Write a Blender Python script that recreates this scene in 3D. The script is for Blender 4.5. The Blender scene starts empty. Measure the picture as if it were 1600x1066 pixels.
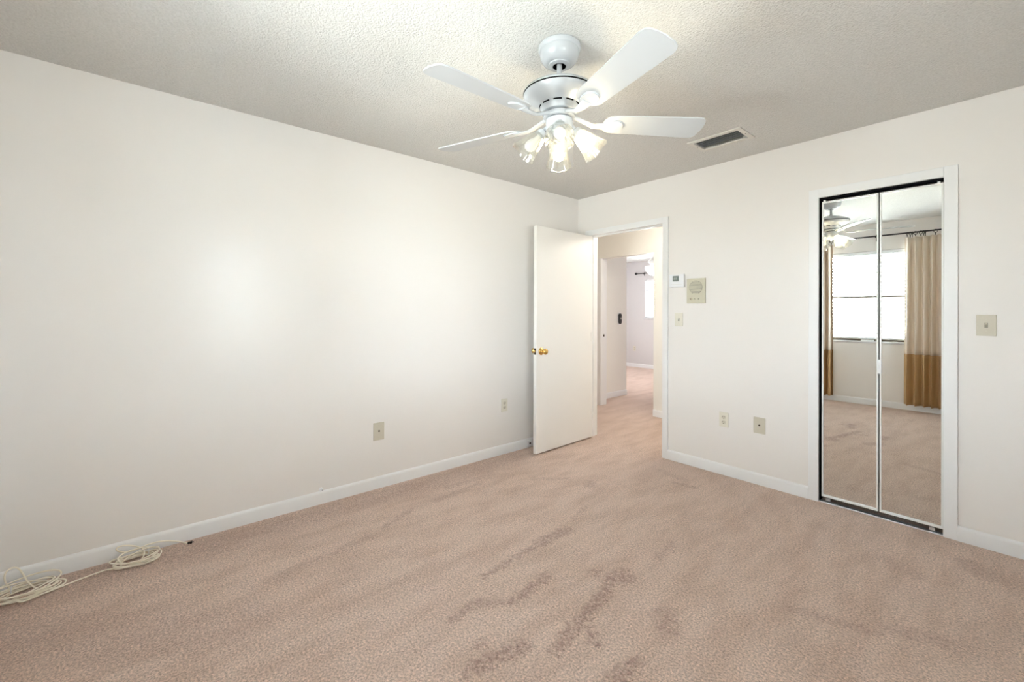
import bpy, bmesh, math, random
from math import sin, cos, pi, radians
from mathutils import Vector, Matrix

random.seed(7)
S = bpy.context.scene
COL = S.collection

# ------------------------------------------------------------------ room sizes (metres)
H = 2.44          # ceiling height
W = 3.35          # right wall
D = 3.98          # window wall at y = -D
T = 0.12          # wall thickness

# ------------------------------------------------------------------ camera
cam_d = bpy.data.cameras.new('camera')
cam = bpy.data.objects.new('camera', cam_d)
COL.objects.link(cam)
yaw, pit, rol = 0.8636, 0.0007, 0.0028
fw = Vector((-sin(yaw) * cos(pit), cos(yaw) * cos(pit), sin(pit)))
rr = Vector((cos(yaw), sin(yaw), 0))
uu = rr.cross(fw)
r2 = rr * cos(rol) + uu * sin(rol)
u2 = uu * cos(rol) - rr * sin(rol)
cam.matrix_world = Matrix(((r2.x, u2.x, -fw.x, 2.979), (r2.y, u2.y, -fw.y, -3.4524), (r2.z, u2.z, -fw.z, 1.262), (0, 0, 0, 1)))
cam_d.sensor_width = 36
cam_d.lens = 36 * 674.8 / 1600
cam_d.shift_y = -45.09 / 1600
cam_d.clip_start = 0.02
S.camera = cam

# ------------------------------------------------------------------ view, world, daylight
S.view_settings.view_transform = 'Standard'
S.view_settings.look = 'None'
S.view_settings.gamma = 1
S.view_settings.exposure = 2.2
S.view_settings.use_curve_mapping = False
S.cycles.max_bounces = 14
S.cycles.diffuse_bounces = 8
S.cycles.transparent_max_bounces = 16
S.cycles.sample_clamp_indirect = 6
S.cycles.caustics_refractive = False

world = bpy.data.worlds.new('sky')
S.world = world
world.use_nodes = True
wt = world.node_tree
wt.nodes.clear()
wo = wt.nodes.new('ShaderNodeOutputWorld')
wb = wt.nodes.new('ShaderNodeBackground')
wr = wt.nodes.new('ShaderNodeValToRGB')
wx = wt.nodes.new('ShaderNodeSeparateXYZ')
wc = wt.nodes.new('ShaderNodeTexCoord')
wm = wt.nodes.new('ShaderNodeMath'); wm.operation = 'MULTIPLY_ADD'
wm.inputs[1].default_value = 0.5; wm.inputs[2].default_value = 0.5
wt.links.new(wc.outputs['Generated'], wx.inputs[0])
wt.links.new(wx.outputs[2], wm.inputs[0])
wt.links.new(wm.outputs[0], wr.inputs[0])
wr.color_ramp.elements[0].position = 0.0
wr.color_ramp.elements[0].color = (0.34, 0.35, 0.34, 1)
wr.color_ramp.elements[1].position = 1.0
wr.color_ramp.elements[1].color = (0.70, 0.84, 1.0, 1)
e = wr.color_ramp.elements.new(0.49); e.color = (0.42, 0.44, 0.43, 1)
e = wr.color_ramp.elements.new(0.53); e.color = (0.84, 0.92, 1.0, 1)
wt.links.new(wr.outputs[0], wb.inputs[0])
wb.inputs[1].default_value = 22.0
wt.links.new(wb.outputs[0], wo.inputs[0])
world.cycles.sampling_method = 'AUTOMATIC'

def area_light(name, loc, rot, sx, sy, power, col, portal=False):
    l = bpy.data.lights.new(name, 'AREA')
    l.shape = 'RECTANGLE'; l.size = sx; l.size_y = sy
    l.energy = power; l.color = col
    l.cycles.is_portal = portal
    o = bpy.data.objects.new(name, l); COL.objects.link(o)
    o.location = loc; o.rotation_euler = rot
    return o

WX0, WX1, WZ0, WZ1 = 1.08, 2.30, 0.86, 2.08      # bedroom window
FX0, FX1, FZ0, FZ1 = -2.55, -1.45, 1.145, 2.03   # far room window
FY = 5.275                                       # far room's end wall
area_light('daylight_portal', ((WX0 + WX1) / 2, -D - T - 0.02, (WZ0 + WZ1) / 2), (pi / 2, 0, 0), WX1 - WX0, WZ1 - WZ0, 1, (1, 1, 1), True)
RY0, RY1 = -2.80, -2.30                          # unseen side window, added to even out the left wall's light
area_light('daylight_portal_side', (W + T + 0.02, (RY0 + RY1) / 2, (WZ0 + WZ1) / 2), (pi / 2, 0, pi / 2), RY1 - RY0, WZ1 - WZ0, 1, (1, 1, 1), True)
area_light('daylight_portal_far', ((FX0 + FX1) / 2, FY + T + 0.02, (FZ0 + FZ1) / 2), (-pi / 2, 0, 0), FX1 - FX0, FZ1 - FZ0, 1, (1, 1, 1), True)

LAMP = 26.0        # radiance of the lit bulbs
HALL_W = 6.0      # hall ceiling lamp, watts

def point_light(name, loc, power, col, r):
    l = bpy.data.lights.new(name, 'POINT'); l.energy = power; l.color = col; l.shadow_soft_size = r
    o = bpy.data.objects.new(name, l); COL.objects.link(o); o.location = loc
    return o

point_light('hall_lamp', (0.95, 0.70, 2.22), HALL_W, (1.0, 0.94, 0.84), 0.10)

# ------------------------------------------------------------------ materials
def new_mat(name):
    m = bpy.data.materials.new(name); m.use_nodes = True
    nt = m.node_tree
    return m, nt, nt.nodes['Principled BSDF'], nt.nodes['Material Output']

def N(nt, t, **kw):
    n = nt.nodes.new(t)
    for k, v in kw.items(): setattr(n, k, v)
    return n

def simple(name, col, rough=0.5, metal=0.0, spec=0.5, bump=0.0, bscale=200.0, vary=0.0):
    m, nt, b, o = new_mat(name)
    b.inputs['Base Color'].default_value = (*col, 1)
    b.inputs['Roughness'].default_value = rough
    b.inputs['Metallic'].default_value = metal
    b.inputs['Specular IOR Level'].default_value = spec
    if bump or vary:
        tc = N(nt, 'ShaderNodeTexCoord'); nz = N(nt, 'ShaderNodeTexNoise')
        nz.inputs['Scale'].default_value = bscale; nz.inputs['Detail'].default_value = 3
        nt.links.new(tc.outputs['Object'], nz.inputs['Vector'])
        if bump:
            bp = N(nt, 'ShaderNodeBump'); bp.inputs['Strength'].default_value = bump; bp.inputs['Distance'].default_value = 0.002
            nt.links.new(nz.outputs['Fac'], bp.inputs['Height']); nt.links.new(bp.outputs[0], b.inputs['Normal'])
        if vary:
            mx = N(nt, 'ShaderNodeMix', data_type='RGBA')
            mx.inputs['A'].default_value = (*[c * (1 - vary) for c in col], 1)
            mx.inputs['B'].default_value = (*[min(1, c * (1 + vary)) for c in col], 1)
            nt.links.new(nz.outputs['Fac'], mx.inputs['Factor']); nt.links.new(mx.outputs['Result'], b.inputs['Base Color'])
    return m

M = {}
M['wall'] = simple('wall_paint', (0.828, 0.803, 0.782), 0.27, spec=0.25, bump=0.10, bscale=60)
M['hallwall'] = simple('hall_paint', (0.86, 0.845, 0.80), 0.5, spec=0.3, bump=0.08, bscale=60)
M['farwall'] = simple('grey_paint', (0.66, 0.645, 0.65), 0.5, spec=0.3, bump=0.08, bscale=60)
M['trim'] = simple('trim_paint', (0.83, 0.835, 0.845), 0.35, spec=0.4, bump=0.03, bscale=30)
M['door'] = simple('door_paint', (0.83, 0.815, 0.79), 0.40, spec=0.35, bump=0.03, bscale=40)
M['fan'] = simple('fan_enamel', (0.49, 0.51, 0.54), 0.22, spec=0.5)
M['blade'] = simple('blade_enamel', (0.47, 0.485, 0.505), 0.38, spec=0.45)
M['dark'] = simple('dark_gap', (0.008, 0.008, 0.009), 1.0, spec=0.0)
M['blackmetal'] = simple('black_metal', (0.015, 0.014, 0.014), 0.35, spec=0.5)
M['brass'] = simple('brass', (0.72, 0.47, 0.16), 0.18, metal=1.0)
M['bronze'] = simple('dark_bronze', (0.07, 0.05, 0.03), 0.35, metal=0.6)
M['chrome'] = simple('aluminium', (0.75, 0.76, 0.77), 0.3, metal=0.9)
M['whiteplastic'] = simple('white_plastic', (0.82, 0.83, 0.86), 0.35)
M['ivory'] = simple('ivory_plastic', (0.74, 0.71, 0.62), 0.4)
M['ivorydark'] = simple('dark_ivory_plastic', (0.62, 0.59, 0.50), 0.4)  # darker ivory for sockets, screws and small details
M['beige'] = simple('beige_plastic', (0.60, 0.56, 0.47), 0.45)
M['intercom'] = simple('intercom_plastic', (0.60, 0.575, 0.46), 0.45)
M['grille'] = simple('grille_shadow_plastic', (0.30, 0.285, 0.23), 0.6)
M['toggle_gap'] = simple('switch_slot', (0.30, 0.28, 0.23), 0.6)
M['screen'] = simple('lcd', (0.16, 0.19, 0.18), 0.2)
M['readout'] = simple('lcd_readout', (0.30, 0.33, 0.31), 0.3)
M['slot'] = simple('socket_slot', (0.06, 0.05, 0.04), 0.5)
M['frame'] = simple('mirror_frame_white', (0.82, 0.83, 0.82), 0.35)
M['vent'] = simple('vent_enamel', (0.66, 0.64, 0.60), 0.4)
M['louver'] = simple('louver_enamel', (0.50, 0.52, 0.56), 0.45)
M['cable'] = simple('cable_jacket', (0.90, 0.84, 0.72), 0.4)
M['marble'] = simple('marble_sill', (0.68, 0.68, 0.70), 0.25, vary=0.12, bscale=18)
M['canvas'] = simple('cream_curtain', (0.82, 0.73, 0.63), 0.9, spec=0.1, bump=0.3, bscale=500)
M['tan'] = simple('tan_curtain', (0.56, 0.38, 0.20), 0.9, spec=0.1, bump=0.3, bscale=500)
M['clear'] = simple('clear_plastic', (0.75, 0.72, 0.66), 0.2)

def mirror_mat():
    m, nt, b, o = new_mat('mirror_glass')
    g = N(nt, 'ShaderNodeBsdfGlossy'); g.inputs['Color'].default_value = (0.88, 0.90, 0.885, 1); g.inputs['Roughness'].default_value = 0.0
    nt.links.new(g.outputs[0], o.inputs['Surface'])
    return m
M['mirror'] = mirror_mat()

def pane_mat():
    m, nt, b, o = new_mat('window_glass')
    t = N(nt, 'ShaderNodeBsdfTransparent'); g = N(nt, 'ShaderNodeBsdfGlossy'); g.inputs['Roughness'].default_value = 0.0
    f = N(nt, 'ShaderNodeFresnel'); f.inputs['IOR'].default_value = 1.45
    x = N(nt, 'ShaderNodeMixShader')
    t.inputs['Color'].default_value = (0.95, 0.97, 0.96, 1)
    nt.links.new(f.outputs[0], x.inputs[0]); nt.links.new(t.outputs[0], x.inputs[1]); nt.links.new(g.outputs[0], x.inputs[2])
    nt.links.new(x.outputs[0], o.inputs['Surface'])
    return m
M['pane'] = pane_mat()

def slat_mat():
    m, nt, b, o = new_mat('blind_slat_white')
    b.inputs['Base Color'].default_value = (0.86, 0.87, 0.88, 1); b.inputs['Roughness'].default_value = 0.4
    t = N(nt, 'ShaderNodeBsdfTranslucent'); t.inputs['Color'].default_value = (0.86, 0.88, 0.90, 1)
    x = N(nt, 'ShaderNodeMixShader'); x.inputs[0].default_value = 0.06
    nt.links.new(b.outputs[0], x.inputs[1]); nt.links.new(t.outputs[0], x.inputs[2]); nt.links.new(x.outputs[0], o.inputs['Surface'])
    return m
M['slat'] = slat_mat()

def shade_mat():
    m, nt, b, o = new_mat('pressed_glass')
    t = N(nt, 'ShaderNodeBsdfTransparent'); t.inputs['Color'].default_value = (0.95, 0.95, 0.93, 1)
    g = N(nt, 'ShaderNodeBsdfGlossy'); g.inputs['Roughness'].default_value = 0.07; g.inputs['Color'].default_value = (0.9, 0.9, 0.88, 1)
    d = N(nt, 'ShaderNodeBsdfDiffuse'); d.inputs['Color'].default_value = (0.8, 0.8, 0.78, 1)
    lw = N(nt, 'ShaderNodeLayerWeight'); lw.inputs['Blend'].default_value = 0.30
    mr = N(nt, 'ShaderNodeMapRange'); mr.inputs['To Min'].default_value = 0.05; mr.inputs['To Max'].default_value = 0.75
    nt.links.new(lw.outputs['Facing'], mr.inputs['Value'])
    x0 = N(nt, 'ShaderNodeMixShader'); x0.inputs[0].default_value = 0.035
    nt.links.new(t.outputs[0], x0.inputs[1]); nt.links.new(d.outputs[0], x0.inputs[2])
    x = N(nt, 'ShaderNodeMixShader')
    nt.links.new(mr.outputs[0], x.inputs[0]); nt.links.new(x0.outputs[0], x.inputs[1]); nt.links.new(g.outputs[0], x.inputs[2])
    nt.links.new(x.outputs[0], o.inputs['Surface'])
    return m
M['shade'] = shade_mat()

def glow(name, col, strength):
    m, nt, b, o = new_mat(name)
    b.inputs['Base Color'].default_value = (0.9, 0.9, 0.88, 1)
    b.inputs['Emission Color'].default_value = (*col, 1)
    b.inputs['Emission Strength'].default_value = strength
    return m
M['bulb_lit'] = glow('lit_bulb', (1.0, 0.84, 0.55), LAMP)
M['bulb_off'] = simple('frosted_bulb', (0.86, 0.83, 0.82), 0.45)
M['bowl'] = glow('lit_bowl_glass', (1.0, 0.92, 0.74), 2.2)

def ceiling_mat():
    m, nt, b, o = new_mat('popcorn_ceiling')
    b.inputs['Roughness'].default_value = 0.9; b.inputs['Specular IOR Level'].default_value = 0.1
    tc = N(nt, 'ShaderNodeTexCoord')
    n1 = N(nt, 'ShaderNodeTexNoise'); n1.inputs['Scale'].default_value = 105; n1.inputs['Detail'].default_value = 4; n1.inputs['Roughness'].default_value = 0.65
    v = N(nt, 'ShaderNodeTexVoronoi'); v.inputs['Scale'].default_value = 125; v.feature = 'SMOOTH_F1'; v.inputs['Smoothness'].default_value = 0.6
    nt.links.new(tc.outputs['Object'], n1.inputs['Vector']); nt.links.new(tc.outputs['Object'], v.inputs['Vector'])
    s = N(nt, 'ShaderNodeMath', operation='SUBTRACT'); nt.links.new(n1.outputs['Fac'], s.inputs[0])
    k = N(nt, 'ShaderNodeMath', operation='MULTIPLY'); k.inputs[1].default_value = 0.45; nt.links.new(v.outputs['Distance'], k.inputs[0]); nt.links.new(k.outputs[0], s.inputs[1])
    bp = N(nt, 'ShaderNodeBump'); bp.inputs['Strength'].default_value = 0.75; bp.inputs['Distance'].default_value = 0.008
    nt.links.new(s.outputs[0], bp.inputs['Height']); nt.links.new(bp.outputs[0], b.inputs['Normal'])
    cr = N(nt, 'ShaderNodeValToRGB')
    cr.color_ramp.elements[0].position = 0.2; cr.color_ramp.elements[0].color = (0.59, 0.58, 0.56, 1)
    cr.color_ramp.elements[1].position = 0.6; cr.color_ramp.elements[1].color = (0.72, 0.71, 0.69, 1)
    nt.links.new(n1.outputs['Fac'], cr.inputs[0]); nt.links.new(cr.outputs[0], b.inputs['Base Color'])
    return m
M['ceiling'] = ceiling_mat()

# worn streaks, stains and wide soft darker bands of the carpet: (x0, y0, x1, y1, half width, strength)
MARKS = [
    (1.28, -1.58, 1.28, -1.80, .040, .8), (1.28, -1.80, 1.33, -2.22, .022, .7), (1.52, -1.98, 1.55, -2.22, .028, .8),
    (1.55, -2.23, 1.46, -2.35, .025, .6), (1.45, -2.34, 1.48, -2.49, .022, .6), (1.735, -1.76, 1.76, -1.69, .065, .85),
    (1.76, -1.84, 1.86, -2.27, .034, .85), (1.875, -2.10, 1.93, -2.14, .025, .8), (1.765, -2.36, 1.72, -2.57, .042, .85),
    (2.08, -2.10, 2.09, -2.22, .035, .8), (0.47, -2.16, 0.57, -2.37, .03, .5), (0.31, -1.37, 0.32, -1.78, .04, .45),
    (0.92, -0.93, 0.97, -0.97, .05, .5), (1.33, -0.45, 1.46, -0.42, .03, .5), (1.12, -0.30, 1.35, -0.35, .035, .3),
    (1.75, -1.25, 1.78, -1.43, .028, .5), (2.02, -1.79, 2.08, -1.86, .05, .6), (2.82, -0.27, 2.88, -0.36, .06, .5),
    (2.35, -1.35, 2.62, -1.25, .03, .4), (0.81, -3.30, 0.77, -3.58, .08, .3), (0.22, -2.6, 0.25, -3.2, .05, .3), (1.15, -1.25, 1.22, -1.45, .02, .4),
    (0.15, -1.0, 0.15, -3.9, .13, .45), (0.50, -3.80, 0.95, -3.15, .15, .35), (0.62, -2.5, 0.70, -3.0, .035, .35), (0.40, -1.55, 0.45, -1.95, .03, .4),  # first two: wide soft darker bands on the left side
    (2.66, -1.18, 2.80, -1.10, .05, .45), (0.75, -1.0, 0.60, -1.2, .03, .35), (2.55, -0.55, 2.66, -0.62, .04, .3),
]
RINGS = [(1.65, -1.79, .026), (1.80, -2.03, .018), (1.65, -2.47, .026)]

def carpet_mat():
    m, nt, b, o = new_mat('pink_beige_carpet')
    L = nt.links.new
    b.inputs['Roughness'].default_value = 0.95; b.inputs['Specular IOR Level'].default_value = 0.05
    b.inputs['Sheen Weight'].default_value = 0.25; b.inputs['Sheen Roughness'].default_value = 0.5
    tc = N(nt, 'ShaderNodeTexCoord'); P = tc.outputs['Object']
    def noise(scale, detail=2.0, rough=0.5, vec=None):
        n = N(nt, 'ShaderNodeTexNoise'); n.inputs['Scale'].default_value = scale; n.inputs['Detail'].default_value = detail; n.inputs['Roughness'].default_value = rough
        L(vec or P, n.inputs['Vector']); return n
    # wobble the coordinates of the marks
    wn = noise(30, 4, 0.65)
    sub = N(nt, 'ShaderNodeVectorMath', operation='SUBTRACT'); L(wn.outputs['Color'], sub.inputs[0]); sub.inputs[1].default_value = (.5, .5, .5)
    sc = N(nt, 'ShaderNodeVectorMath', operation='MULTIPLY'); L(sub.outputs[0], sc.inputs[0]); sc.inputs[1].default_value = (.13, .13, 0)
    ad = N(nt, 'ShaderNodeVectorMath', operation='ADD'); L(P, ad.inputs[0]); L(sc.outputs[0], ad.inputs[1])
    fl = N(nt, 'ShaderNodeVectorMath', operation='MULTIPLY'); L(ad.outputs[0], fl.inputs[0]); fl.inputs[1].default_value = (1, 1, 0)
    Q = fl.outputs[0]
    acc = None
    def comb(v):
        nonlocal acc
        if acc is None: acc = v; return
        mx = N(nt, 'ShaderNodeMath', operation='MAXIMUM'); L(acc, mx.inputs[0]); L(v, mx.inputs[1]); acc = mx.outputs[0]
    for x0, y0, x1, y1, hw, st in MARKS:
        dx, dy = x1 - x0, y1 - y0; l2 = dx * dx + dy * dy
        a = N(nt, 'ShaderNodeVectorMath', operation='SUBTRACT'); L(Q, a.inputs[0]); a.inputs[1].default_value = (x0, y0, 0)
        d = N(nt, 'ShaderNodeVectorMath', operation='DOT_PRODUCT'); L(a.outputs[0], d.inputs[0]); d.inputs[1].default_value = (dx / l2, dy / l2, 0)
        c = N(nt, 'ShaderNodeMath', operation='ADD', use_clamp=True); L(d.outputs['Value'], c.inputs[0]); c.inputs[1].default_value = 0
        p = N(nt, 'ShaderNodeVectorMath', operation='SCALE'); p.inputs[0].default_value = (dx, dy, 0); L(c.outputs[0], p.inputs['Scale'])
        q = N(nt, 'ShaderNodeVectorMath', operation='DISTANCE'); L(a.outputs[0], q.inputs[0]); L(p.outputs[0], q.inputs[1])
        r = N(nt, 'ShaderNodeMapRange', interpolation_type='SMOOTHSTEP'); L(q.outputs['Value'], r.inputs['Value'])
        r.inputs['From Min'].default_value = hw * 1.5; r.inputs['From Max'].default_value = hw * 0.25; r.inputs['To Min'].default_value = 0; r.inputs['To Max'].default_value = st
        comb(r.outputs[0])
    for x, y, rad in RINGS:
        q = N(nt, 'ShaderNodeVectorMath', operation='DISTANCE'); L(Q, q.inputs[0]); q.inputs[1].default_value = (x, y, 0)
        s = N(nt, 'ShaderNodeMath', operation='SUBTRACT'); L(q.outputs['Value'], s.inputs[0]); s.inputs[1].default_value = rad
        ab = N(nt, 'ShaderNodeMath', operation='ABSOLUTE'); L(s.outputs[0], ab.inputs[0])
        r = N(nt, 'ShaderNodeMapRange', interpolation_type='SMOOTHSTEP'); L(ab.outputs[0], r.inputs['Value'])
        r.inputs['From Min'].default_value = 0.009; r.inputs['From Max'].default_value = 0.001; r.inputs['To Min'].default_value = 0; r.inputs['To Max'].default_value = 0.9
        comb(r.outputs[0])
    # pile tufts, blotches of trodden pile, brushed direction
    tuft = noise(120, 4, 0.75)
    tuft2 = noise(330, 2, 0.6)
    mp = N(nt, 'ShaderNodeMapping'); mp.inputs['Rotation'].default_value = (0, 0, radians(12)); mp.inputs['Scale'].default_value = (3.2, 1.0, 1); L(P, mp.inputs['Vector'])
    blot = noise(2.6, 4, 0.6, mp.outputs[0])
    base = N(nt, 'ShaderNodeValToRGB'); L(blot.outputs['Fac'], base.inputs[0])
    base.color_ramp.elements[0].position = 0.34; base.color_ramp.elements[0].color = (0.635, 0.462, 0.376, 1)
    base.color_ramp.elements[1].position = 0.58; base.color_ramp.elements[1].color = (0.745, 0.568, 0.478, 1)
    pt = noise(48, 3, 0.6)
    pr = N(nt, 'ShaderNodeMapRange'); L(pt.outputs['Fac'], pr.inputs['Value']); pr.inputs['From Min'].default_value = 0.36; pr.inputs['From Max'].default_value = 0.60; pr.inputs['To Min'].default_value = 0.15; pr.inputs['To Max'].default_value = 1.0
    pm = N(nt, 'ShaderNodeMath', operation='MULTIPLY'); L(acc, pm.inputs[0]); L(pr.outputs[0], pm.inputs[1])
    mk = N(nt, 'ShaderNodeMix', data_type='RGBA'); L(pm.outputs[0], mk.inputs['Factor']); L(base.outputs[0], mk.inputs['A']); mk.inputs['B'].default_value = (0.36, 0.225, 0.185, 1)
    t1 = N(nt, 'ShaderNodeMapRange'); L(tuft.outputs['Fac'], t1.inputs['Value']); t1.inputs['From Min'].default_value = 0.33; t1.inputs['From Max'].default_value = 0.66; t1.inputs['To Min'].default_value = 0.42; t1.inputs['To Max'].default_value = 1.32
    t2 = N(nt, 'ShaderNodeMapRange'); L(tuft2.outputs['Fac'], t2.inputs['Value']); t2.inputs['From Min'].default_value = 0.3; t2.inputs['From Max'].default_value = 0.7; t2.inputs['To Min'].default_value = 0.90; t2.inputs['To Max'].default_value = 1.08
    tm = N(nt, 'ShaderNodeMath', operation='MULTIPLY'); L(t1.outputs[0], tm.inputs[0]); L(t2.outputs[0], tm.inputs[1])
    fin = N(nt, 'ShaderNodeVectorMath', operation='SCALE'); L(mk.outputs['Result'], fin.inputs[0]); L(tm.outputs[0], fin.inputs['Scale'])
    L(fin.outputs[0], b.inputs['Base Color'])
    bp = N(nt, 'ShaderNodeBump'); bp.inputs['Strength'].default_value = 0.6; bp.inputs['Distance'].default_value = 0.008
    hs = N(nt, 'ShaderNodeMath', operation='ADD'); L(tuft.outputs['Fac'], hs.inputs[0]); L(tuft2.outputs['Fac'], hs.inputs[1])
    L(hs.outputs[0], bp.inputs['Height']); L(bp.outputs[0], b.inputs['Normal'])
    return m
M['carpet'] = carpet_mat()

# ------------------------------------------------------------------ helpers
def link(name, bm, mats, parent=None, smooth=False, angle=40):
    me = bpy.data.meshes.new(name)
    bmesh.ops.recalc_face_normals(bm, faces=bm.faces)
    bm.to_mesh(me); bm.free()
    if not isinstance(mats, (list, tuple)): mats = [mats]
    for m in mats: me.materials.append(M[m])
    if smooth:
        for p in me.polygons: p.use_smooth = True
        me.set_sharp_from_angle(angle=radians(angle))
    o = bpy.data.objects.new(name, me); COL.objects.link(o)
    if parent: o.parent = parent
    return o

def tag(o, label, cat, group=None, kind=None):
    o['label'] = label; o['category'] = cat
    if group: o['group'] = group
    if kind: o['kind'] = kind
    return o

def struct(o, label=None, cat=None):
    o['kind'] = 'structure'
    if label: o['label'] = label
    if cat: o['category'] = cat
    return o

def empty(name, loc, rz=0):
    o = bpy.data.objects.new(name, None); COL.objects.link(o)
    o.location = loc; o.rotation_euler = (0, 0, rz); o.empty_display_size = 0.05
    return o

def box(bm, x0, x1, y0, y1, z0, z1, mi=0, bev=0.0, mat=None):
    vs = [bm.verts.new((x, y, z)) for x in (x0, x1) for y in (y0, y1) for z in (z0, z1)]
    if mat is not None:
        for v in vs: v.co = mat @ v.co
    F = [(0, 1, 3, 2), (4, 6, 7, 5), (0, 4, 5, 1), (2, 3, 7, 6), (0, 2, 6, 4), (1, 5, 7, 3)]
    fs = [bm.faces.new([vs[i] for i in f]) for f in F]
    for f in fs: f.material_index = mi
    if bev:
        es = list({e for f in fs for e in f.edges})
        r = bmesh.ops.bevel(bm, geom=es, offset=bev, segments=2, affect='EDGES', profile=0.5)
        for f in r['faces']: f.material_index = mi
    return fs

def lathe(bm, prof, seg=48, mats=None, mat=None, mod=None):
    """prof: list of (r, z); mats: material index per span; mod(theta, t) scales r"""
    rings = []
    n = len(prof)
    for i, (r, z) in enumerate(prof):
        ring = []
        for k in range(seg):
            a = 2 * pi * k / seg
            q = r * (mod(a, i / (n - 1)) if mod else 1)
            p = Vector((q * cos(a), q * sin(a), z))
            if mat is not None: p = mat @ p
            ring.append(bm.verts.new(p))
        rings.append(ring)
    for i in range(n - 1):
        for k in range(seg):
            f = bm.faces.new((rings[i][k], rings[i][(k + 1) % seg], rings[i + 1][(k + 1) % seg], rings[i + 1][k]))
            if mats: f.material_index = mats[i]
    for ring, end in ((rings[0], 0), (rings[-1], -1)):
        if 1e-5 < prof[end][0] < 0.0045: bm.faces.new(ring)
    return rings

def cap(bm, ring, mi=0):
    f = bm.faces.get(ring) or bm.faces.new(ring); f.material_index = mi

def tube(bm, pts, r, seg=8, closed=False, rads=None):
    pts = [Vector(p) for p in pts]; n = len(pts)
    rings = []; up = None
    for i in range(n):
        a = pts[(i - 1) % n] if (closed or i > 0) else pts[i]
        b = pts[(i + 1) % n] if (closed or i < n - 1) else pts[i]
        t = (b - a).normalized()
        if up is None:
            up = Vector((0, 0, 1)) if abs(t.z) < 0.9 else Vector((1, 0, 0))
        s = t.cross(up).normalized(); up = s.cross(t).normalized()
        q = rads[i] if rads else r
        rings.append([bm.verts.new(pts[i] + (s * cos(2 * pi * k / seg) + up * sin(2 * pi * k / seg)) * q) for k in range(seg)])
    m = n if closed else n - 1
    for i in range(m):
        A, B = rings[i], rings[(i + 1) % n]
        for k in range(seg):
            bm.faces.new((A[k], A[(k + 1) % seg], B[(k + 1) % seg], B[k]))
    if not closed:
        bm.faces.new(rings[0]); bm.faces.new(rings[-1])

def prism(bm, outline, z0, z1, mat=None, mi=0):
    """outline: list of (x, y) extruded in z"""
    lo = [bm.verts.new((x, y, z0)) for x, y in outline]; hi = [bm.verts.new((x, y, z1)) for x, y in outline]
    if mat is not None:
        for v in lo + hi: v.co = mat @ v.co
    n = len(outline)
    fs = [bm.faces.new(lo), bm.faces.new(hi)]
    for i in range(n): fs.append(bm.faces.new((lo[i], lo[(i + 1) % n], hi[(i + 1) % n], hi[i])))
    for f in fs: f.material_index = mi
    return fs

def grid_wall(bm, axis, us, zs, v0, v1, solid):
    """a slab wall: axis 'x' runs along x (thick in y) or 'y' runs along y; solid(i, k) says which cell is filled"""
    cache = {}
    def V(i, k, s):
        key = (i, k, s)
        if key not in cache:
            u, z, v = us[i], zs[k], (v0, v1)[s]
            cache[key] = bm.verts.new((u, v, z) if axis == 'x' else (v, u, z))
        return cache[key]
    nu, nz = len(us) - 1, len(zs) - 1
    ok = lambda i, k: 0 <= i < nu and 0 <= k < nz and solid(i, k)
    for i in range(nu):
        for k in range(nz):
            if not ok(i, k): continue
            for s in (0, 1): bm.faces.new((V(i, k, s), V(i + 1, k, s), V(i + 1, k + 1, s), V(i, k + 1, s)))
            if not ok(i - 1, k): bm.faces.new((V(i, k, 0), V(i, k + 1, 0), V(i, k + 1, 1), V(i, k, 1)))
            if not ok(i + 1, k): bm.faces.new((V(i + 1, k, 0), V(i + 1, k + 1, 0), V(i + 1, k + 1, 1), V(i + 1, k, 1)))
            if not ok(i, k - 1): bm.faces.new((V(i, k, 0), V(i + 1, k, 0), V(i + 1, k, 1), V(i, k, 1)))
            if not ok(i, k + 1): bm.faces.new((V(i, k + 1, 0), V(i + 1, k + 1, 0), V(i + 1, k + 1, 1), V(i, k + 1, 1)))

# ------------------------------------------------------------------ shell
DX0, DX1, DZ = 0.157, 0.969, 2.043      # bedroom doorway, finished
CX0, CX1, CZ = 2.114, 2.708, 2.036      # closet opening, finished
HY = 1.29                               # hall's far wall
OX0, OX1, OZ = -0.70, 0.092, 2.0        # opening in that wall
SX, SY = -0.945, 2.228                  # side wall of the passage to the far room
XL, XR = -3.75, W + T
J = 0.018                               # jamb board

bm = bmesh.new(); box(bm, XL, XR, -D - T, FY + T, -0.1, 0)
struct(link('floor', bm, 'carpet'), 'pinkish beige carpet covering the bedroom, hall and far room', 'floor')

# ceiling with the hole of the air vent
VX0, VX1, VY0, VY1 = 1.489, 1.842, -0.590, -0.347
hx0, hx1, hy0, hy1 = VX0 + 0.032, VX1 - 0.032, VY0 + 0.036, VY1 - 0.036
bm = bmesh.new()
xs = [XL, hx0, hx1, XR]; ys = [-D - T, hy0, hy1, FY + T]
g = [[bm.verts.new((x, y, H)) for y in ys] for x in xs]
for i in range(3):
    for k in range(3):
        if i == 1 and k == 1: continue
        bm.faces.new((g[i][k], g[i][k + 1], g[i + 1][k + 1], g[i + 1][k]))
geo = bmesh.ops.extrude_face_region(bm, geom=list(bm.faces))
bmesh.ops.translate(bm, vec=(0, 0, 0.22), verts=[v for v in geo['geom'] if isinstance(v, bmesh.types.BMVert)])
struct(link('ceiling', bm, 'ceiling'), 'white popcorn textured ceiling', 'ceiling')

bm = bmesh.new(); grid_wall(bm, 'y', [-D - T, T], [0, H], -T, 0, lambda i, k: True)
struct(link('wall_left', bm, 'wall'), 'long bare off-white wall at the left', 'wall')

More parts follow.
